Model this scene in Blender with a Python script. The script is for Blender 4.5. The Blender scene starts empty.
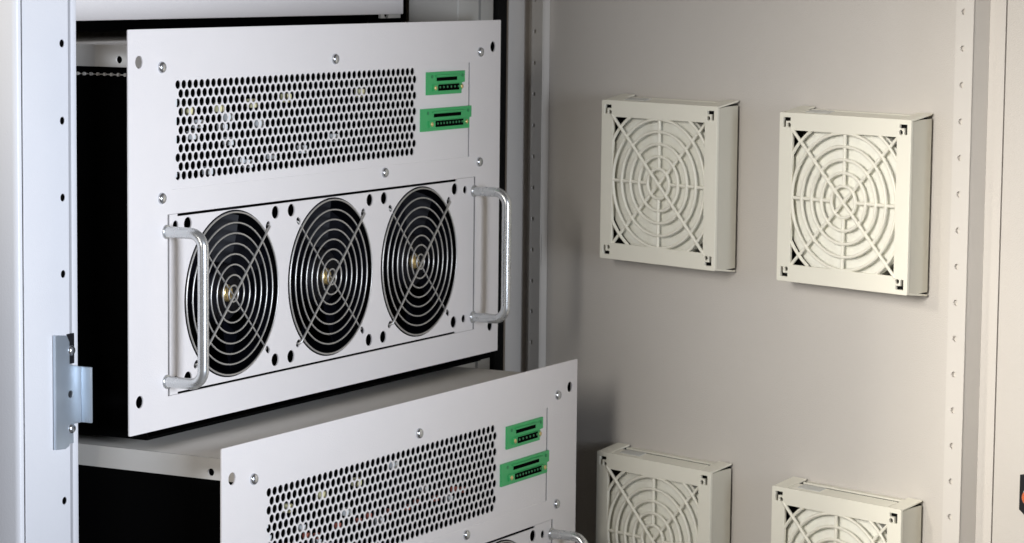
import bpy, bmesh, math, random
from mathutils import Vector, Matrix
random.seed(7)
S = bpy.context.scene
COL = S.collection
PI = math.pi

# ------------------------------------------------------------ camera, world, lamps, exposure
cam_d = bpy.data.cameras.new("camera")
cam = bpy.data.objects.new("camera", cam_d); COL.objects.link(cam)
yaw, pitch, roll = 1.07559, -0.10747, 0.01096
cy, sy, cp, sp = math.cos(yaw), math.sin(yaw), math.cos(pitch), math.sin(pitch)
fwd = Vector((sy*cp, cy*cp, sp)); rgt = Vector((cy, -sy, 0)); up = rgt.cross(fwd)
rgt, up = rgt*math.cos(roll) + up*math.sin(roll), up*math.cos(roll) - rgt*math.sin(roll)
m = Matrix((rgt, up, -fwd)).transposed().to_4x4()
m.translation = Vector((-1.45637, -1.05918, 0.29993))
cam.matrix_world = m
cam_d.sensor_width = 36.0
cam_d.lens = 2875.724/1024*36.0
cam_d.clip_start = 0.05; cam_d.clip_end = 100
cam_d.dof.use_dof = True
cam_d.dof.focus_distance = 1.78
cam_d.dof.aperture_fstop = 45
S.camera = cam
S.render.filter_size = 1.7

w = bpy.data.worlds.new("World"); S.world = w; w.use_nodes = True
bg = w.node_tree.nodes["Background"]
bg.inputs[0].default_value = (1.0, 0.85, 0.71, 1)
bg.inputs[1].default_value = 0.075

def area(name, loc, target, size, size_y, power, color, spread=180):
    l = bpy.data.lights.new(name, 'AREA'); l.shape = 'RECTANGLE'
    l.size = size; l.size_y = size_y; l.energy = power; l.color = color; l.spread = math.radians(spread)
    o = bpy.data.objects.new(name, l); COL.objects.link(o)
    o.location = loc
    o.rotation_euler = (Vector(target) - Vector(loc)).to_track_quat('-Z', 'Y').to_euler()
    return o
area("unseen_door_light", (-1.15, -0.30, 0.47), (0.35, -0.57, 0.07), 0.56, 0.55, 1.98, (1.0, 0.955, 0.89), 37)  # unseen light; narrow beam shaped to dim the door towards its hinge
area("unseen_panel_light", (-0.58, -1.50, 0.20), (-0.08, 0.0, 0.15), 0.45, 0.45, 2.80, (0.81, 0.88, 1.0), 48)  # unseen light added for the panels; narrow beam fades it rightwards
area("added_side_light", (-0.75, 0.55, 0.75), (-0.06, 0.05, 0.285), 0.12, 0.12, 0.13, (1.0, 0.93, 0.80), 22)  # light added only to brighten the upper left side panel

S.view_settings.view_transform = 'Standard'
S.view_settings.look = 'None'
S.view_settings.exposure = 0
S.view_settings.gamma = 1

# ------------------------------------------------------------ materials
MATS = {}
def mat(name, col, rough=.5, metal=0.0, spec=.5, var=.05, vscale=30, bump=0.0, bscale=900, rvar=0.08):
    m = bpy.data.materials.new(name); m.use_nodes = True
    nt = m.node_tree; b = nt.nodes['Principled BSDF']
    tc = nt.nodes.new('ShaderNodeTexCoord')
    n = nt.nodes.new('ShaderNodeTexNoise'); n.inputs['Scale'].default_value = vscale; n.inputs['Detail'].default_value = 6
    nt.links.new(tc.outputs['Object'], n.inputs['Vector'])
    r = nt.nodes.new('ShaderNodeMixRGB')
    r.inputs[1].default_value = tuple(c*(1-var) for c in col) + (1,)
    r.inputs[2].default_value = tuple(min(1, c*(1+var)) for c in col) + (1,)
    nt.links.new(n.outputs['Fac'], r.inputs[0]); nt.links.new(r.outputs[0], b.inputs['Base Color'])
    mr = nt.nodes.new('ShaderNodeMapRange')
    mr.inputs['To Min'].default_value = max(0, rough-rvar); mr.inputs['To Max'].default_value = min(1, rough+rvar)
    nt.links.new(n.outputs['Fac'], mr.inputs['Value']); nt.links.new(mr.outputs[0], b.inputs['Roughness'])
    b.inputs['Metallic'].default_value = metal
    b.inputs['Specular IOR Level'].default_value = spec
    if bump:
        n2 = nt.nodes.new('ShaderNodeTexNoise'); n2.inputs['Scale'].default_value = bscale; n2.inputs['Detail'].default_value = 3
        nt.links.new(tc.outputs['Object'], n2.inputs['Vector'])
        bp = nt.nodes.new('ShaderNodeBump'); bp.inputs['Strength'].default_value = bump; bp.inputs['Distance'].default_value = .0006
        nt.links.new(n2.outputs['Fac'], bp.inputs['Height']); nt.links.new(bp.outputs[0], b.inputs['Normal'])
    MATS[name] = m
    return m
mat('white_paint', (.745, .71, .695), .42, var=.02, bump=.25)
mat('frame_paint', (.70, .70, .72), .40, var=.02, bump=.2)
mat('shaded_frame_paint', (.44, .43, .40), .45, var=.03, bump=.2)  # frame paint darkened to paint in the shade on the right post
mat('door_paint', (.62, .59, .55), .45, var=.045, vscale=7, bump=.5, bscale=1100)
mat('rail_paint', (.66, .63, .585), .45, var=.02, bump=.2)
mat('side_paint', (.70, .64, .52), .6, var=.03, vscale=6)
mat('lid_steel', (.60, .575, .53), .5, var=.05, vscale=12, bump=.2)
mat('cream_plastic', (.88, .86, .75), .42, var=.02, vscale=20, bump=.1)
mat('cream_plastic_shaded', (.68, .66, .57), .5, var=.03, vscale=20, bump=.1)  # same cream plastic, darkened to carry the shade on the side walls
mat('filter_fleece', (.87, .87, .80), .95, spec=.1, var=.07, vscale=160, bump=.5, bscale=500)
mat('unlit_black', (.002, .002, .002), .95, spec=.02)  # near-black standing in for shade in gaps and unlit hollows
mat('black_plastic', (.010, .010, .012), .45, spec=.4)
mat('fan_black', (.003, .0033, .006), .5, spec=.12)
mat('rubber', (.006, .006, .006), .8, spec=.1)
mat('zinc', (.56, .63, .70), .34, metal=.72, var=.14, vscale=40)
mat('screw_zinc', (.60, .62, .65), .24, metal=.92, var=.06, vscale=200)
mat('handle_metal', (.64, .655, .66), .27, metal=.82, var=.04, vscale=120, bump=.03, bscale=400)
mat('wire_metal', (.54, .53, .51), .38, metal=.75, var=.04)
mat('green_plastic', (.05, .40, .13), .38, var=.06, vscale=60)
mat('green_dark', (.03, .22, .08), .4, var=.06, vscale=60)
mat('brass', (.78, .60, .28), .32, metal=.85, var=.06, vscale=200)
mat('yellow_part', (.75, .70, .42), .5)
mat('pale_part', (.70, .72, .72), .5)
mat('red_part', (.42, .12, .08), .5)
mat('orange_plastic', (.70, .13, .03), .35)
mat('seam_grey', (.05, .05, .05), .8, spec=.1)
mat('clear_label', (.62, .63, .60), .2, var=.06, vscale=120)

# ------------------------------------------------------------ helpers
def link(name, me, mname, parent=None, loc=None):
    o = bpy.data.objects.new(name, me); COL.objects.link(o)
    if mname:
        me.materials.clear()
        for q in ([mname] if isinstance(mname, str) else mname): me.materials.append(MATS[q])
    if parent: o.parent = parent
    if loc: o.location = loc
    return o
def tag(o, label, cat, group=None, kind=None):
    if label: o['label'] = label
    if cat: o['category'] = cat
    if group: o['group'] = group
    if kind: o['kind'] = kind
    return o
def empty(name, loc, rz=0):
    o = bpy.data.objects.new(name, None); COL.objects.link(o)
    o.empty_display_size = .03
    o.location = loc; o.rotation_euler = (0, 0, rz)
    return o
def circle(u, v, r, n=24, ph=0):
    return [(u + r*math.cos(ph+2*PI*i/n), v + r*math.sin(ph+2*PI*i/n)) for i in range(n)]
def rect(u0, v0, u1, v1, r=0, n=5):
    if not r: return [(u0, v0), (u1, v0), (u1, v1), (u0, v1)]
    out = []
    for cx, cyy, a in ((u1-r, v0+r, -PI/2), (u1-r, v1-r, 0), (u0+r, v1-r, PI/2), (u0+r, v0+r, PI)):
        for i in range(n+1):
            t = a + PI/2*i/n
            out.append((cx + r*math.cos(t), cyy + r*math.sin(t)))
    return out
def plate_mesh(outer, holes, y_front, thick, bev=0.0):
    """flat sheet with openings; u -> X, v -> Z, front face at Y = y_front"""
    cu = bpy.data.curves.new('sheet', 'CURVE'); cu.dimensions = '2D'; cu.fill_mode = 'BOTH'
    cu.extrude = thick/2 - bev; cu.bevel_depth = bev; cu.bevel_resolution = 1; cu.resolution_u = 1
    cu.offset = -bev
    def area2(p): return sum(p[i-1][0]*p[i][1] - p[i][0]*p[i-1][1] for i in range(len(p)))
    for k, poly in enumerate([outer] + list(holes)):
        a = area2(poly)
        if (k == 0) == (a > 0): poly = poly[::-1]      # outer clockwise, openings the other way
        s = cu.splines.new('POLY'); s.points.add(len(poly)-1)
        for q, (x, y) in zip(s.points, poly): q.co = (x, y, 0, 1)
        s.use_cyclic_u = True
    tmp = bpy.data.objects.new('sheet', cu); COL.objects.link(tmp)
    dg = bpy.context.evaluated_depsgraph_get()
    me = bpy.data.meshes.new_from_object(tmp.evaluated_get(dg))
    bpy.data.objects.remove(tmp); bpy.data.curves.remove(cu)
    yc = y_front + thick/2
    for v in me.vertices:
        x, y, z = v.co
        v.co = (x, yc - z, y)
    me.materials.clear()
    for p in me.polygons: p.use_smooth = False
    return me
def box(bm, x0, y0, z0, x1, y1, z1, bev=0, seg=2):
    r = bmesh.ops.create_cube(bm, size=1)
    vs = r['verts']
    for v in vs:
        v.co = ((x0+x1)/2 + v.co.x*(x1-x0), (y0+y1)/2 + v.co.y*(y1-y0), (z0+z1)/2 + v.co.z*(z1-z0))
    if bev:
        es = list({e for v in vs for e in v.link_edges})
        bmesh.ops.bevel(bm, geom=es, offset=bev, segments=seg, affect='EDGES', profile=.5)
def cyl(bm, c, axis, r, h, n=24, r2=None, bev=0):
    """cylinder from c along axis"""
    a = Vector(axis).normalized()
    q = a.to_track_quat('Z', 'Y').to_matrix().to_4x4()
    mt = Matrix.Translation(Vector(c) + a*h/2) @ q
    bmesh.ops.create_cone(bm, cap_ends=True, segments=n, radius1=r, radius2=r if r2 is None else r2, depth=h, matrix=mt)
def lathe(bm, c, axis, prof, n=24):
    """profile of (radius, height) turned about the axis through c"""
    a = Vector(axis).normalized()
    q = Matrix.Translation(Vector(c)) @ a.to_track_quat('Z', 'Y').to_matrix().to_4x4()
    rows = []
    for r, h in prof:
        rows.append([bm.verts.new(q @ Vector((r*math.cos(2*PI*i/n), r*math.sin(2*PI*i/n), h))) for i in range(n)])
    for a_, b_ in zip(rows, rows[1:]):
        for i in range(n):
            bm.faces.new((a_[i], a_[(i+1) % n], b_[(i+1) % n], b_[i]))
    bm.faces.new(rows[-1])
    bm.faces.new(rows[0][::-1])
def tube(bm, pts, r, n=12, closed=False, flat=1.0):
    pts = [Vector(p) for p in pts]
    N = len(pts); rings = []
    ref = None
    for i, p in enumerate(pts):
        if closed: t = pts[(i+1) % N] - pts[i-1]
        else: t = pts[min(i+1, N-1)] - pts[max(i-1, 0)]
        t.normalize()
        if ref is None:
            ref = Vector((0, 1, 0)) if abs(t.y) < .9 else Vector((1, 0, 0))
        a = (ref - t*ref.dot(t))
        a.normalize(); b = t.cross(a); ref = a
        rings.append([bm.verts.new(p + (a*math.cos(2*PI*k/n)*flat + b*math.sin(2*PI*k/n))*r) for k in range(n)])
    M = N if closed else N-1
    for i in range(M):
        A, B = rings[i], rings[(i+1) % N]
        for k in range(n):
            bm.faces.new((A[k], A[(k+1) % n], B[(k+1) % n], B[k]))
    if not closed:
        bm.faces.new(rings[0][::-1]); bm.faces.new(rings[-1])
def done(bm, smooth=True, angle=40):
    me = bpy.data.meshes.new('m')
    bmesh.ops.recalc_face_normals(bm, faces=bm.faces[:])
    for f in bm.faces: f.smooth = smooth
    if smooth:
        for e in bm.edges:
            if len(e.link_faces) == 2 and e.calc_face_angle(0) > math.radians(angle): e.smooth = False
    bm.to_mesh(me); bm.free()
    return me
def prism(bm, poly, z0, z1):
    """(x, y) outline raised from z0 to z1"""
    A = [bm.verts.new((x, y, z0)) for x, y in poly]; B = [bm.verts.new((x, y, z1)) for x, y in poly]
    bm.faces.new(A[::-1]); bm.faces.new(B)
    for i in range(len(poly)):
        j = (i+1) % len(poly)
        bm.faces.new((A[i], A[j], B[j], B[i]))
def copy_tree(o, parent=None):
    c = o.copy(); COL.objects.link(c)
    if parent: c.parent = parent
    for ch in list(o.children): copy_tree(ch, c)
    return c

# ------------------------------------------------------------ the cabinet
FY = .038                      # plane of the cabinet's front frame
ZB, ZT = -.42, .56             # foot and top of what is built
cab = empty('equipment_cabinet', (0, 0, 0))
tag(cab, 'open light grey steel cabinet holding two fan modules, door swung out at right', 'cabinet')

def sheet(name, x0, y0, z0, x1, y1, z1, mt, parent=cab, bev=0):
    bm = bmesh.new(); box(bm, x0, y0, z0, x1, y1, z1, bev)
    return link(name, done(bm), mt, parent)

# left post of the front frame: outer strip, seam, broad face with a row of holes, groove, inner lip
hz = [.2462 - .0480*i for i in range(-6, 14)]
bm = bmesh.new()
post_prof = [(-.0607, FY+.004), (-.0597, FY+.0012), (-.0585, FY+.0004), (-.0566, FY), (-.0562, FY+.0016), (-.0552, FY+.0016), (-.0550, FY+.0020),
             (-.0549, FY+.03), (-.0607, FY+.03)]
prism(bm, post_prof, ZB, ZT)
link('post_edge', done(bm, True, 60), 'frame_paint', cab)
face = plate_mesh(rect(-.0548, ZB, -.0094, ZT), [circle(-.0155, z, .0024, 16) for z in hz], FY, .0012, .0005)
link('post', face, 'frame_paint', cab)
sheet('post_lining', -.0548, FY+.0020, ZB, -.0072, FY+.0030, ZT, 'unlit_black')
sheet('post_lip', -.0066, FY+.0002, ZB, -.0006, FY+.046, ZT, 'frame_paint', bev=.0009)

# right post, its shade put into a darker paint
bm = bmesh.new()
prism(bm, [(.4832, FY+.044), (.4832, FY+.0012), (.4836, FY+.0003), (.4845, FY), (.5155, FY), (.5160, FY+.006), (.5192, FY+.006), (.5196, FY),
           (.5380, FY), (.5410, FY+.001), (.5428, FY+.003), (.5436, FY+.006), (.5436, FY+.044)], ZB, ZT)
link('post', done(bm, True, 60), 'shaded_frame_paint', cab)
sheet('door_gasket', .5440, FY-.002, ZB, .5600, FY+.012, ZT, 'rubber', bev=.002)
sheet('side_panel', -.0606, FY+.031, ZB, -.0590, .62, ZT, 'side_paint')
sheet('side_panel', .5600, FY+.004, ZB, .5616, .62, ZT, 'side_paint')
sheet('rear_panel', -.0589, .6184, ZB, .5599, .62, ZT, 'unlit_black')
sheet('roof_panel', -.0589, FY+.0465, ZT-.002, .5599, .618, ZT-.0004, 'side_paint')
sheet('base_panel', -.0589, FY+.0465, ZB+.0004, .5599, .618, ZB+.002, 'side_paint')
# vertical mounting rail above the modules, right of the blanking panel
rail = plate_mesh(rect(.4475, .2552, .4772, ZT-.01), [circle(.4560, .2585, .0034, 20)] + [circle(.4560, .2585+.0222*k, .0034, 16) for k in range(1, 12)], .0862, .002)
link('mounting_rail', rail, 'lid_steel', cab)
sheet('rail_backing', .4440, .096, .25, .4825, .098, ZT-.01, 'unlit_black')
sheet('shade_sheet', -.0580, .1300, .2490, .5590, .1310, ZT-.01, 'unlit_black')  # black sheet added to darken the hollow above the modules
# latch strike plate on the left post
sp_out = [(-.0276, -.0074), (-.0178, -.0082), (-.0135, -.0066), (-.0134, .0066), (-.0012, .0066), (-.0012, .0424), (-.0131, .0448), (-.0131, .0592), (-.0158, .0636), (-.0276, .0648)]
sme = plate_mesh(sp_out, [circle(-.0124, .0260, .0023, 16)], FY-.0026, .0020, .0003)
strike = link('strike_plate', sme, 'zinc', cab)
bm = bmesh.new(); box(bm, -.0012, FY-.0104, .0066, .0004, FY-.0008, .0424, .0006)
link('strike_tab', done(bm), 'zinc', strike)
def screw_mesh(r, h, slot=True, cross=False):
    bm = bmesh.new()
    lathe(bm, (0, 0, 0), (0, -1, 0), [(r, 0), (r, h*.25), (r*.93, h*.55), (r*.75, h*.82), (r*.45, h*.97), (r*.12, h)], 20)
    return done(bm, True, 60)
def slot_mesh(r, h):
    bm = bmesh.new()
    box(bm, -r*.62, -h*1.02, -r*.11, r*.62, -h*.55, r*.11)
    box(bm, -r*.11, -h*1.025, -r*.62, r*.11, -h*.555, r*.62)
    return done(bm, False)
big_screw = screw_mesh(.0034, .0030)
for z in (.0536, .0040):
    s_ = link('screw', big_screw, 'screw_zinc', strike, (-.0112, FY-.0012, z))
bm = bmesh.new(); cyl(bm, (-.0124, FY-.0004, .0260), (0, -1, 0), .0021, .0012, 16); link('dark_hole_disc', done(bm), 'black_plastic', strike)  # black disc added so the strike plate's hole looks dark
sheet('latch_slot', -.0131, FY-.0008, .0449, -.0060, FY-.0002, .0640, 'black_plastic', strike)
sheet('latch_slot', -.0133, FY-.0005, -.0060, -.0068, FY-.0001, .0064, 'zinc', strike)

# ------------------------------------------------------------ the door (local X along the door, local -Y out of its inner face)
PHI = -0.33368
tv = Vector((math.sin(PHI), -math.cos(PHI), 0))
DZ = math.atan2(tv.y, tv.x)
nv = Vector((-math.cos(PHI), -math.sin(PHI), 0))
E0 = Vector((.5685, .040, 0)) - nv*.022
door_bm = bmesh.new()
box(door_bm, .0000, .0000, ZB+.02, .4783, .0016, ZT-.02)                       # skin
box(door_bm, .4797, -.0006, ZB+.02, .6400, .0016, ZT-.02, .0006)               # rim on the lock side
box(door_bm, -.0014, -.0220, ZB+.02, .0002, .0016, ZT-.02, .0006)              # folded hinge edge
door = link('door', done(door_bm), 'door_paint', cab, E0)
door.rotation_euler = (0, 0, DZ)
def door_part(name, bm_, mt): return link(name, done(bm_, True, 50), mt, door)
bm = bmesh.new(); box(bm, .4770, .0017, ZB+.02, .4810, .0030, ZT-.02); door_part('seam', bm, 'seam_grey')
def perforated_rail(x0, x1, h, xh, z0, pitch, hole_r):
    zs = []
    z = z0
    while z > ZB+.05: z -= pitch
    z += pitch
    while z < ZT-.05: zs.append(z); z += pitch
    bm = bmesh.new()
    for i, q in enumerate(zs):
        lo = ZB+.03 if i == 0 else q - pitch/2
        hi = ZT-.03 if i == len(zs)-1 else q + pitch/2
        bm.from_mesh(plate_mesh(rect(x0, lo, x1, hi), [circle(xh, q, hole_r, 14)], -h, .0016))
    box(bm, x1-.0016, -h+.0008, ZB+.03, x1, -.0002, ZT-.03)
    box(bm, x0, -h+.0008, ZB+.03, x0+.0016, -.0002, ZT-.03)
    box(bm, x0+.0018, -h+.0021, ZB+.031, x1-.0018, -h+.0027, ZT-.031)
    o = link('stiffening_rail', done(bm, False), 'rail_paint', door)
    return o
perforated_rail(.0122, .0250, .0080, .0158, .2195, .0250, .0017)
perforated_rail(.4497, .4648, .0180, .4562, .2440, .0250, .0021)
# the lock at the frame edge
bm = bmesh.new()
poly = [(.5098, -.0445), (.5400, -.0430), (.5440, -.0490), (.5440, -.0720), (.5400, -.0750), (.5180, -.0745), (.5140, -.0715), (.5098, -.0685)]
A = [bm.verts.new((x, -.0007, z)) for x, z in poly]; B = [bm.verts.new((x, -.0105, z)) for x, z in poly]
bm.faces.new(A); bm.faces.new(B[::-1])
for i in range(len(poly)):
    j = (i+1) % len(poly); bm.faces.new((A[i], B[i], B[j], A[j]))
door_part('lock_housing', bm, 'black_plastic')
bm = bmesh.new(); lathe(bm, (.5215, -.0105, -.0585), (0, -1, 0), [(.0062, 0), (.0062, .003), (.0052, .006), (.003, .0074), (.0004, .0078)], 20)
door_part('lock_button', bm, 'orange_plastic')
bm = bmesh.new(); lathe(bm, (.5215, -.0103, -.0585), (0, -1, 0), [(.0078, 0), (.0078, .0018), (.0068, .0024), (.0064, .0024)], 24)
door_part('lock_collar', bm, 'pale_part')

# ------------------------------------------------------------ blanking panel above the upper module
bl = plate_mesh(rect(.0060, .2582, .4772, .40), [], .0836, .0024, .0006)
bm = bmesh.new(); bm.from_mesh(bl)
box(bm, .0100, .0842, .2584, .4470, .0990, .2600)
bo = link('blanking_panel', done(bm, True, 30), 'white_paint')
tag(bo, 'plain pale cover panel filling the cabinet opening above the upper fan module', 'cover panel')

# ------------------------------------------------------------ fan modules
H, W = .2552, .4826
FANX, FANZ, FANR = (.1170, .2395, .3620), .0796, .0555
# shared meshes
panel_holes = [circle(.0127, .2348, .0040, 20), circle(.4704, .2350, .0040, 20), circle(.0123, .0206, .0040, 20), circle(.4702, .0206, .0040, 20)]
V0, V1 = (.0480, .1530), (.4348, .2238)      # vent plate opening
G0, G1 = (.0431, .0205), (.4452, .1372)      # fan plate opening
panel_me = plate_mesh(rect(.0013, 0, W, H, .0008, 2),
    panel_holes + [rect(V0[0], V0[1], V1[0], V1[1]), rect(G0[0], G0[1], G1[0], G1[1])], 0, .0012, .0002)
perf = []
for r in range(11):
    for k in range(45):
        u = .0549 + .0067*k + (.00335 if r % 2 else 0)
        perf.append(circle(u, .2195 - .00583*r, .00283, 12, PI/12))
vent_me = plate_mesh(rect(V0[0]-.00005, V0[1]-.00005, V1[0]-.0016, V1[1]+.00005), perf, .0003, .0006)
fh = []
for fx in FANX:
    fh.append(circle(fx, FANZ, FANR, 72))
    for sx in (-1, 1):
        for sz in (-1, 1):
            fh.append(circle(fx+.0514*sx, FANZ+.0502*sz, .0044, 18))
            a = math.atan2(sz, sx)
            ca, sa = math.cos(a), math.sin(a)
            sl = []
            for i in range(9):
                t = -PI/2 + PI*i/8
                sl.append((.0606 + .0021*math.cos(t), .0021*math.sin(t)))
            for i in range(9):
                t = PI/2 + PI*i/8
                sl.append((.0588 + .0021*math.cos(t), .0021*math.sin(t)))
            fh.append([(fx + x*ca - y*sa, FANZ + x*sa + y*ca) for x, y in sl])
for x, z in ((.0519, .1299), (.4292, .1282), (.0519, .0296), (.4287, .0303)): fh.append(circle(x, z, .0030, 16))
fo = [(G0[0]+.0021, G0[1]+.0002), (.0540, G0[1]+.0002), (.0541, G0[1]+.0015), (.4160, G0[1]+.0015), (.4161, G0[1]+.0002), (G1[0]-.0022, G0[1]+.0002),
      (G1[0]-.0022, G1[1]-.0002), (.4161, G1[1]-.0002), (.4160, G1[1]-.0018), (.0541, G1[1]-.0018), (.0540, G1[1]-.0002), (G0[0]+.0021, G1[1]-.0002)]
fanplate_me = plate_mesh(fo, fh, .0002, .0010)
# thin dark gaps along the top and bottom fold of the fan plate are real gaps: black lining added behind to keep them dark
bm = bmesh.new(); box(bm, .0400, .0050, -.0016, .4485, .0056, .0016)
lining_me = done(bm, False)

def guard_mesh():
    bm = bmesh.new()
    for k in range(8):
        r = .0055 + .00692*k
        n = 20 + 8*k
        tube(bm, [(r*math.cos(2*PI*i/n), 0, r*math.sin(2*PI*i/n)) for i in range(n)], .00064, 8, True)
    for a, yy in ((PI/4, -.0014), (3*PI/4, .0013)):
        c, s = math.cos(a), math.sin(a)
        pts = []
        for r in (-.0600, -.0597, -.0585, -.05, -.03, 0, .03, .05, .0585, .0597, .0600):
            y = yy
            if abs(r) >= .0600: y = .0060
            elif abs(r) > .0596: y = yy + .0012
            pts.append((r*c, y, r*s))
        tube(bm, pts, .00085 if yy < 0 else .0007, 8)
    return done(bm, True, 80)
guard_me = guard_mesh()
def housing_mesh():
    bm = bmesh.new()
    n = 56
    prof = [(.0560, .0005), (.0575, .0005), (.0575, .0360), (.0556, .0360), (.0548, .0180), (.0552, .0040)]
    rows = [[bm.verts.new((r*math.cos(2*PI*i/n), y, r*math.sin(2*PI*i/n))) for i in range(n)] for r, y in prof]
    for k in range(len(rows)):
        A, B = rows[k], rows[(k+1) % len(rows)]
        for i in range(n): bm.faces.new((A[i], A[(i+1) % n], B[(i+1) % n], B[i]))
    return done(bm, True, 50)
housing_me = housing_mesh()
def rotor_mesh():
    bm = bmesh.new()
    lathe(bm, (0, .0300, 0), (0, -1, 0), [(.0200, 0), (.0200, .0200), (.0190, .0218), (.0170, .0225), (.0080, .0228)], 36)
    for b in range(7):
        a0 = 2*PI*b/7
        rows = []
        for i in range(7):
            r = .0195 + (.0530-.0195)*i/6
            row = []
            for j in range(7):
                f = j/6
                a = a0 + (f-.5)*(.86 - .10*i/6) + .10*i/6
                y = .0100 + .0175*f + .0035*math.sin(PI*f) - .002*i/6
                row.append(bm.verts.new((r*math.cos(a), y, r*math.sin(a))))
            rows.append(row)
        for i in range(6):
            for j in range(6):
                bm.faces.new((rows[i][j], rows[i+1][j], rows[i+1][j+1], rows[i][j+1]))
    bmesh.ops.solidify(bm, geom=[f for f in bm.faces if len(f.verts) == 4 and False], thickness=.001) if False else None
    return done(bm, True, 50)
rotor_me = rotor_mesh()
bm = bmesh.new(); lathe(bm, (0, .0073, 0), (0, -1, 0), [(.0058, 0), (.0058, .0014), (.0046, .0026), (.0022, .0031), (.0004, .0031)], 20)
cap_me = done(bm, True, 50)
def handle_mesh():
    bm = bmesh.new()
    L, D, R = .0963, .0285, .0095
    pts = [(0, .001, L/2), (0, -.005, L/2), (0, -.012, L/2)]
    for i in range(9):
        t = PI/2*i/8
        pts.append((0, -(D-R) - R*math.sin(t), L/2 - R + R*math.cos(t)))
    pts += [(0, -D, z) for z in (.025, .012, 0, -.012, -.025)]
    for i in range(9):
        t = PI/2*i/8
        pts.append((0, -(D-R) - R*math.cos(t), -L/2 + R - R*math.sin(t)))
    pts += [(0, -.012, -L/2), (0, -.005, -L/2), (0, .001, -L/2)]
    tube(bm, pts, .0036, 20)
    return done(bm, True, 60)
handle_me = handle_mesh()
bm = bmesh.new(); lathe(bm, (0, 0, 0), (0, -1, 0), [(.0046, 0), (.0046, .0008), (.0043, .0012), (.0039, .0013)], 20)
ferrule_me = done(bm, True, 50)
psc_me = screw_mesh(.0037, .0026)

def connector_meshes(w, h, notch):
    """green pluggable terminal block: body, recess with pins, two brass screws"""
    bm = bmesh.new()
    d = .0016
    out = [(0, 0), (w-notch, 0), (w-notch, h*.47), (w, h*.50), (w, h), (0, h)]
    A = [bm.verts.new((x, 0, z)) for x, z in out]; B = [bm.verts.new((x, -d, z)) for x, z in out]
    bm.faces.new(A); bm.faces.new(B[::-1])
    for i in range(len(out)):
        j = (i+1) % len(out); bm.faces.new((A[i], B[i], B[j], A[j]))
    bmesh.ops.recalc_face_normals(bm, faces=bm.faces[:])
    box(bm, w*.13, -d-.0016, h*.16, w*.88, -d+.001, h*.46, .0003)       # raised front around the pin row
    box(bm, w*.20, -d-.0022, h*.80, w*.84, -d+.001, h*.86, .0002)       # ledge over the key slot
    body = done(bm, True, 30)
    bm = bmesh.new()
    box(bm, w*.235, -d-.0019, h*.175, w*.79, -d-.0012, h*.445)
    dark = [done(bm, False)]
    bm = bmesh.new(); box(bm, w*.24, -d-.0003, h*.60, w*.78, -d+.0006, h*.755); dark.append(done(bm, False))
    for x in (w*.12, w*.93):
        bm = bmesh.new(); cyl(bm, (x, -d+.0005, h*.80), (0, -1, 0), .0013, .0009, 14); dark.append(done(bm))
    bm = bmesh.new()
    n = int(w*.52/.0042)
    pin_spots = [(w*.27 + (w*.49)*i/(n-1), -d-.0018, h*.33) for i in range(n)]
    brass_spots = [(x, -d-.0010, h*.31) for x in (w*.165, w*.865)]
    bm.free()
    return body, dark, pin_spots, brass_spots
bm = bmesh.new(); cyl(bm, (0, 0, 0), (0, -1, 0), .00085, .0006, 8); pin_me = done(bm, True, 40)
bm = bmesh.new(); lathe(bm, (0, 0, 0), (0, -1, 0), [(.0017, 0), (.0017, .0010), (.0012, .0015), (.0003, .0016)], 14); clamp_me = done(bm, True, 40)
conn_a = connector_meshes(.0560, .0168, .0050)
conn_b = connector_meshes(.0745, .0166, .0030)

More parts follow.
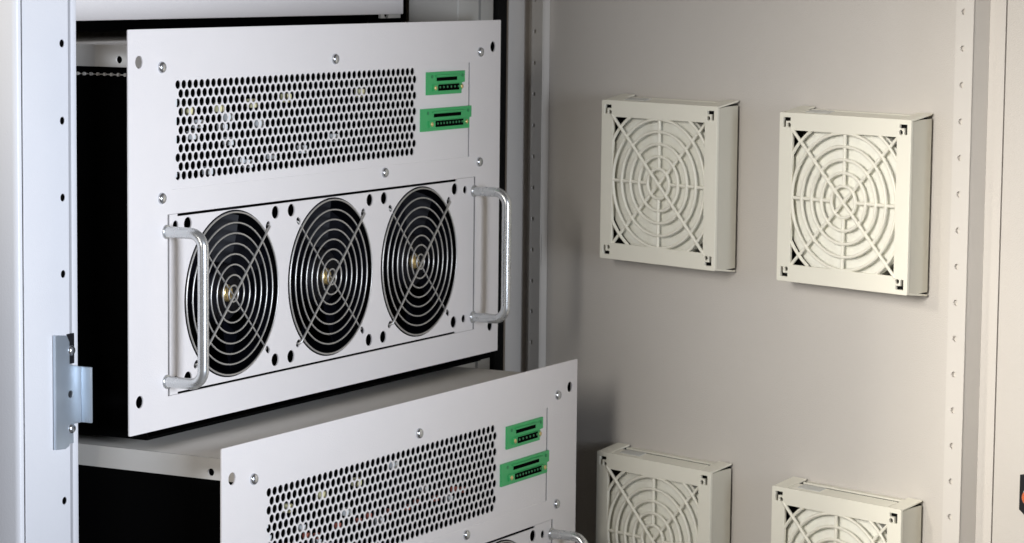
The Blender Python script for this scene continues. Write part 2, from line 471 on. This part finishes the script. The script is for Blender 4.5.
def module(loc, label, strip, comps):
    lid_z = .2447
    t = empty('fan_module', loc)
    tag(t, label, 'fan module', 'slide-in fan modules in the cabinet')
    link('front_panel', panel_me, 'white_paint', t)
    vp = link('vent_plate', vent_me, 'white_paint', t)
    fp = link('fan_plate', fanplate_me, 'white_paint', t)
    for z in (.0206, .1366): link('gap_lining', lining_me, 'unlit_black', t, (0, 0, z))
    for x, z in ((.0364, .2310), (.4500, .2314), (.2428, .2312), (.0362, .1481), (.3106, .1482), (.4499, .1482)):
        s_ = link('screw', psc_me, 'screw_zinc', t, (x, 0, z))
    for fx in FANX:
        f = link('fan', housing_me, 'fan_black', t, (fx, .0030, FANZ))
        ro = link('rotor', rotor_me, 'fan_black', f, (0, -.0045, 0)); ro.rotation_euler = (0, random.uniform(0, .8), 0)
        link('hub_cap', cap_me, 'brass', f, (0, -.0048, 0))
        g = link('finger_guard', guard_me, 'wire_metal', t, (fx, -.0004, FANZ))
    for hx in (.0412, .4425):
        h_ = link('handle', handle_me, 'handle_metal', t, (hx, 0, .0783))
        for dz in (-.04815, .04815): link('ferrule', ferrule_me, 'handle_metal', h_, (0, 0, dz))
    for (bd, dk, pn, br), x, z in ((conn_a, .3690, .2015), (conn_b, .3610, .1750)):
        c = link('terminal_connector', bd, 'green_plastic', t, (x, .0004, z))
        
        for q_, nm in zip(dk, ('pin_recess', 'key_slot', 'fixing_hole', 'fixing_hole')): link(nm, q_, 'unlit_black' if nm[0] != 'f' else 'green_dark', c) 
        for q_ in pn: link('contact_pin', pin_me, 'green_dark', c, q_)
        for q_ in br: link('clamp_screw', clamp_me, 'brass', c, q_)
    # lid with its folded side edge, chassis behind, blackened to stand for its unlit hollow
    bm = bmesh.new()
    fz = lid_z - .0138
    x0, x1 = .0212, .4606
    lid = plate_mesh([(.0016, fz), (.43, fz), (.43, lid_z), (.0016, lid_z)], [circle(.0217, lid_z-.0091, .0024, 18)], 0, .0012)
    bm.from_mesh(lid)
    for v in bm.verts: v.co = (x0 + v.co.y, v.co.x, v.co.z)
    bmesh.ops.reverse_faces(bm, faces=bm.faces[:])
    box(bm, x0, .0016, lid_z-.0012, x1, .43, lid_z, .0006)
    box(bm, x1-.0012, .0016, fz, x1, .43, lid_z-.0012)
    link('lid', done(bm, True, 30), 'lid_steel', t)
    bm = bmesh.new()
    z0 = -.0055
    xl, xr = x0 + .0016, x1 - .0016
    box(bm, xl, .0020, z0, xr, .43, z0+.002)                              # tray
    box(bm, xl, .0020, z0+.0021, xl+.0012, .43, lid_z-.0016)              # near wall
    box(bm, xr-.0012, .0020, z0+.0021, xr, .43, lid_z-.0016)              # far wall
    box(bm, xl+.0013, .0440, z0+.0021, xr-.0013, .0460, .1419)            # wall behind the fans
    box(bm, xl+.0013, .0020, .1420, xr-.0013, .0480, .1440)               # deck between the vents and fans
    box(bm, xl+.0013, .0600, .1441, xr-.0013, .0620, lid_z-.0016)         # wall behind the vents
    link('chassis', done(bm, False), 'unlit_black', t)
    sheet('ear_dark_plate', x1+.0004, .0045, z0, .4800, .0055, lid_z, 'unlit_black', t)  # black plate added so the right ear's holes look dark
    # toothed spring strip under the lid edge
    bm = bmesh.new()
    for i in range(8 if strip else 0):
        cyl(bm, (x0+.0002, .0175+.0053*i, fz-.0048), (1, 0, 0), .0011, .0020, 10)
    if strip:
        box(bm, x0+.0012, .0150, fz-.0052, x0+.0015, .0600, fz-.0045)
        link('spring_strip', done(bm, True, 40), 'lid_steel', t)
    # parts showing through the vent holes
    for mt_, sz, spots in comps:
        for x, z in spots:
            bm = bmesh.new(); box(bm, x-sz, .0030, z-sz, x+sz, .0030+sz*2, z+sz, sz*.3)
            link('inner_component', done(bm), mt_, t)
    return t

m1 = module((0, 0, 0), 'upper white fan module with three wire guarded fans and both bar handles in view', True,
    [('yellow_part', .0030, [(.0735, .2020), (.1090, .2025), (.1480, .2040), (.1900, .2060), (.2860, .2060)]),
     ('pale_part', .0028, [(.0555, .2080), (.0550, .1960), (.0550, .1840), (.0780, .1860), (.1130, .1890), (.0555, .1625), (.0960, .1620), (.1330, .1670), (.1430, .1640), (.1720, .1680), (.0850, .1930), (.1200, .1960), (.1550, .1900), (.1200, .1800), (.2100, .1700), (.2500, .1760)])])
m2 = module((0, -.0697, -.00135-H), 'lower white fan module, pulled further out and cut off below its fans', False,
    [('yellow_part', .0028, [(.0850, .2040), (.1250, .2060), (.1700, .2080)]),
     ('red_part', .0019, [(.0800+.0130*i, .1800+.0012*(i % 3)) for i in range(20) if i % 5 not in (1, 4)]),
     ('pale_part', .0026, [(.0560, .1980), (.0750, .1660), (.1010, .1880), (.2600, .1900), (.2950, .1760), (.1560, .1900), (.0600, .1880), (.1200, .1750), (.1350, .1700), (.2000, .1760), (.2180, .2120)])])

# ------------------------------------------------------------ filter units on the door
FW = .1226
def filter_unit():
    t = empty('filter_unit', (0, 0, 0))
    a = FW/2
    op = .0487
    D = -.025                        # front face
    holes = [rect(-op, -op, op, op)]
    for sx in (-1, 1):
        for sz in (-1, 1):
            q = [(.0578, .0578), (.0508, .0578), (.0508, .0552), (.0552, .0552), (.0552, .0508), (.0578, .0508)]
            holes.append([(x*sx, z*sz) for x, z in q])
            holes.append(circle(.0522*sx, .0522*sz, .0017, 12))
    fr = link('frame', plate_mesh(rect(-a, -a, a, a, .0012, 3), holes, D, .0024, .0003), 'cream_plastic', t)
    bm = bmesh.new()
    # grille: rings cut by the square opening, spokes and diagonals
    yg = D + .0012
    for k in range(6):
        r = .0113 + .0094*k
        n = 120
        on = [max(abs(r*math.cos(2*PI*i/n)), abs(r*math.sin(2*PI*i/n))) < op + .0012 for i in range(n)]
        pt = lambda i: (r*math.cos(2*PI*i/n), yg, r*math.sin(2*PI*i/n))
        if all(on): tube(bm, [pt(i) for i in range(0, n, 2)], .00125, 8, True); continue
        st = next(i for i in range(n) if on[i] and not on[i-1])
        run = []
        for j in range(n+1):
            i = (st + j) % n
            if on[i] and j < n: run.append(pt(i))
            elif run:
                if len(run) > 1: tube(bm, run, .00125, 8)
                run = []
    for i in range(4):
        c, s = math.cos(PI/2*i), math.sin(PI/2*i)
        tube(bm, [(.0113*c, yg+.0004, .0113*s), (.0495*c, yg+.0004, .0495*s)], .0013, 8)
    q = .0500
    tube(bm, [(-q, yg-.0006, q), (0, yg-.0006, 0), (q, yg-.0006, -q)], .0013, 8)
    tube(bm, [(-q, yg+.0006, -q), (0, yg+.0006, 0), (q, yg+.0006, q)], .0013, 8)
    link('grille', done(bm, True, 60), 'cream_plastic', t)
    bm = bmesh.new(); cyl(bm, (0, D+.0125, 0), (0, -1, 0), .0594, .0066, 56)
    link('filter_mat', done(bm, True, 40), 'filter_fleece', t)
    # body behind the frame: side walls, and top and bottom walls that flare towards the door
    def slab(x0, x1, ya, yb, za, zb, th, mt, name):
        """sheet of thickness th whose outer face runs from height za at ya to zb at yb"""
        s_ = 1 if za > 0 else -1
        bm = bmesh.new()
        pts = [(ya, za), (yb, zb), (yb, zb - s_*th), (ya, za - s_*th)]
        A = [bm.verts.new((x0, y, z)) for y, z in pts]; B = [bm.verts.new((x1, y, z)) for y, z in pts]
        bm.faces.new(A); bm.faces.new(B[::-1])
        for i in range(4):
            j = (i+1) % 4; bm.faces.new((A[i], B[i], B[j], A[j]))
        bmesh.ops.recalc_face_normals(bm, faces=bm.faces[:])
        bmesh.ops.bevel(bm, geom=bm.edges[:], offset=.0003, segments=1, affect='EDGES')
        return link(name, done(bm, True, 25), mt, t)
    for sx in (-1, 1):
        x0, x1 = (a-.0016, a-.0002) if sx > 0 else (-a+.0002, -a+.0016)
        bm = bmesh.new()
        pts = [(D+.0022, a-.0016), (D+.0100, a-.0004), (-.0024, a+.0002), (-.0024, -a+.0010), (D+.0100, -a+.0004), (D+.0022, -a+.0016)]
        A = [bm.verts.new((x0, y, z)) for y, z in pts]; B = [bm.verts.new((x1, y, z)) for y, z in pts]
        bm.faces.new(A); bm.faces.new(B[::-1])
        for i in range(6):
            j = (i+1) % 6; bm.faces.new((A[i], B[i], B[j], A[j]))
        link('side_wall', done(bm, True, 30), 'cream_plastic_shaded', t)
    for sz, k in ((1, .0046), (-1, .0026)):
        f = lambda y: sz*(a - .0004 + k*(y - D)/.0235)
        slab(-a+.0140, a-.0140, D+.0018, D+.0128, f(D+.0018), f(D+.0128), .0014, 'cream_plastic', 'end_wall')
        slab(-a+.0140, a-.0140, D+.0182, -.0004, f(D+.0138), f(D+.0138), .0014, 'cream_plastic', 'base_rim')
        for sx in (-1, 1):
            xa, xb = sorted((sx*(a-.0002), sx*(a-.0132)))
            slab(xa, xb, D+.0018, -.0018, f(D+.0018), f(-.0018), .0014, 'cream_plastic', 'corner_flap')
    bm = bmesh.new(); box(bm, -a+.0022, D+.0131, -a-.0004, a-.0022, -.0002, a+.0008)
    link('dark_core', done(bm, False), 'rubber', t)  # black block put inside so gaps between the walls read as shade
    for sx in (-1, 1):
        for sz in (-1, 1):
            xa, xb = sorted((sx*(a-.0030), sx*(a-.0120))); za, zb = sorted((sz*(a-.0030), sz*(a-.0120)))
            bm = bmesh.new(); box(bm, xa, D+.0032, za, xb, D+.0042, zb)
            link('corner_lining', done(bm, False), 'rubber', t)  # black plates added behind the corner slots to keep them dark
    slab(-a+.0200, -a+.0420, D+.0050, D+.0125, a-.0004+.0046*.0050/.0235+.0004, a-.0004+.0046*.0125/.0235+.0004, .0007, 'clear_label', 'sticker')
    return t
FO = E0 + tv*.11126
labels = [((0, 0), 'whole cream filter cover on the door, to the right of the upper fan module'),
          ((1, 0), 'brightly lit cream filter cover on the door beside the perforated rail, whole in view'),
          ((0, 1), 'cream filter cover cut off below, right beside the green connectors of the lower module'),
          ((1, 1), 'cream filter cover near the perforated rail, only its top half in view')]
proto = filter_unit()
for i, ((c, r), lab) in enumerate(labels):
    o = proto if i == 0 else copy_tree(proto)
    z = .19461 - FW/2 - .27422*r - .00109*c
    p = E0 + tv*(.11126 + FW/2 + .18478*c) + nv*.0003
    o.location = (p.x, p.y, z); o.rotation_euler = (0, 0, DZ)
    tag(o, lab, 'filter', 'filter covers on the cabinet door')
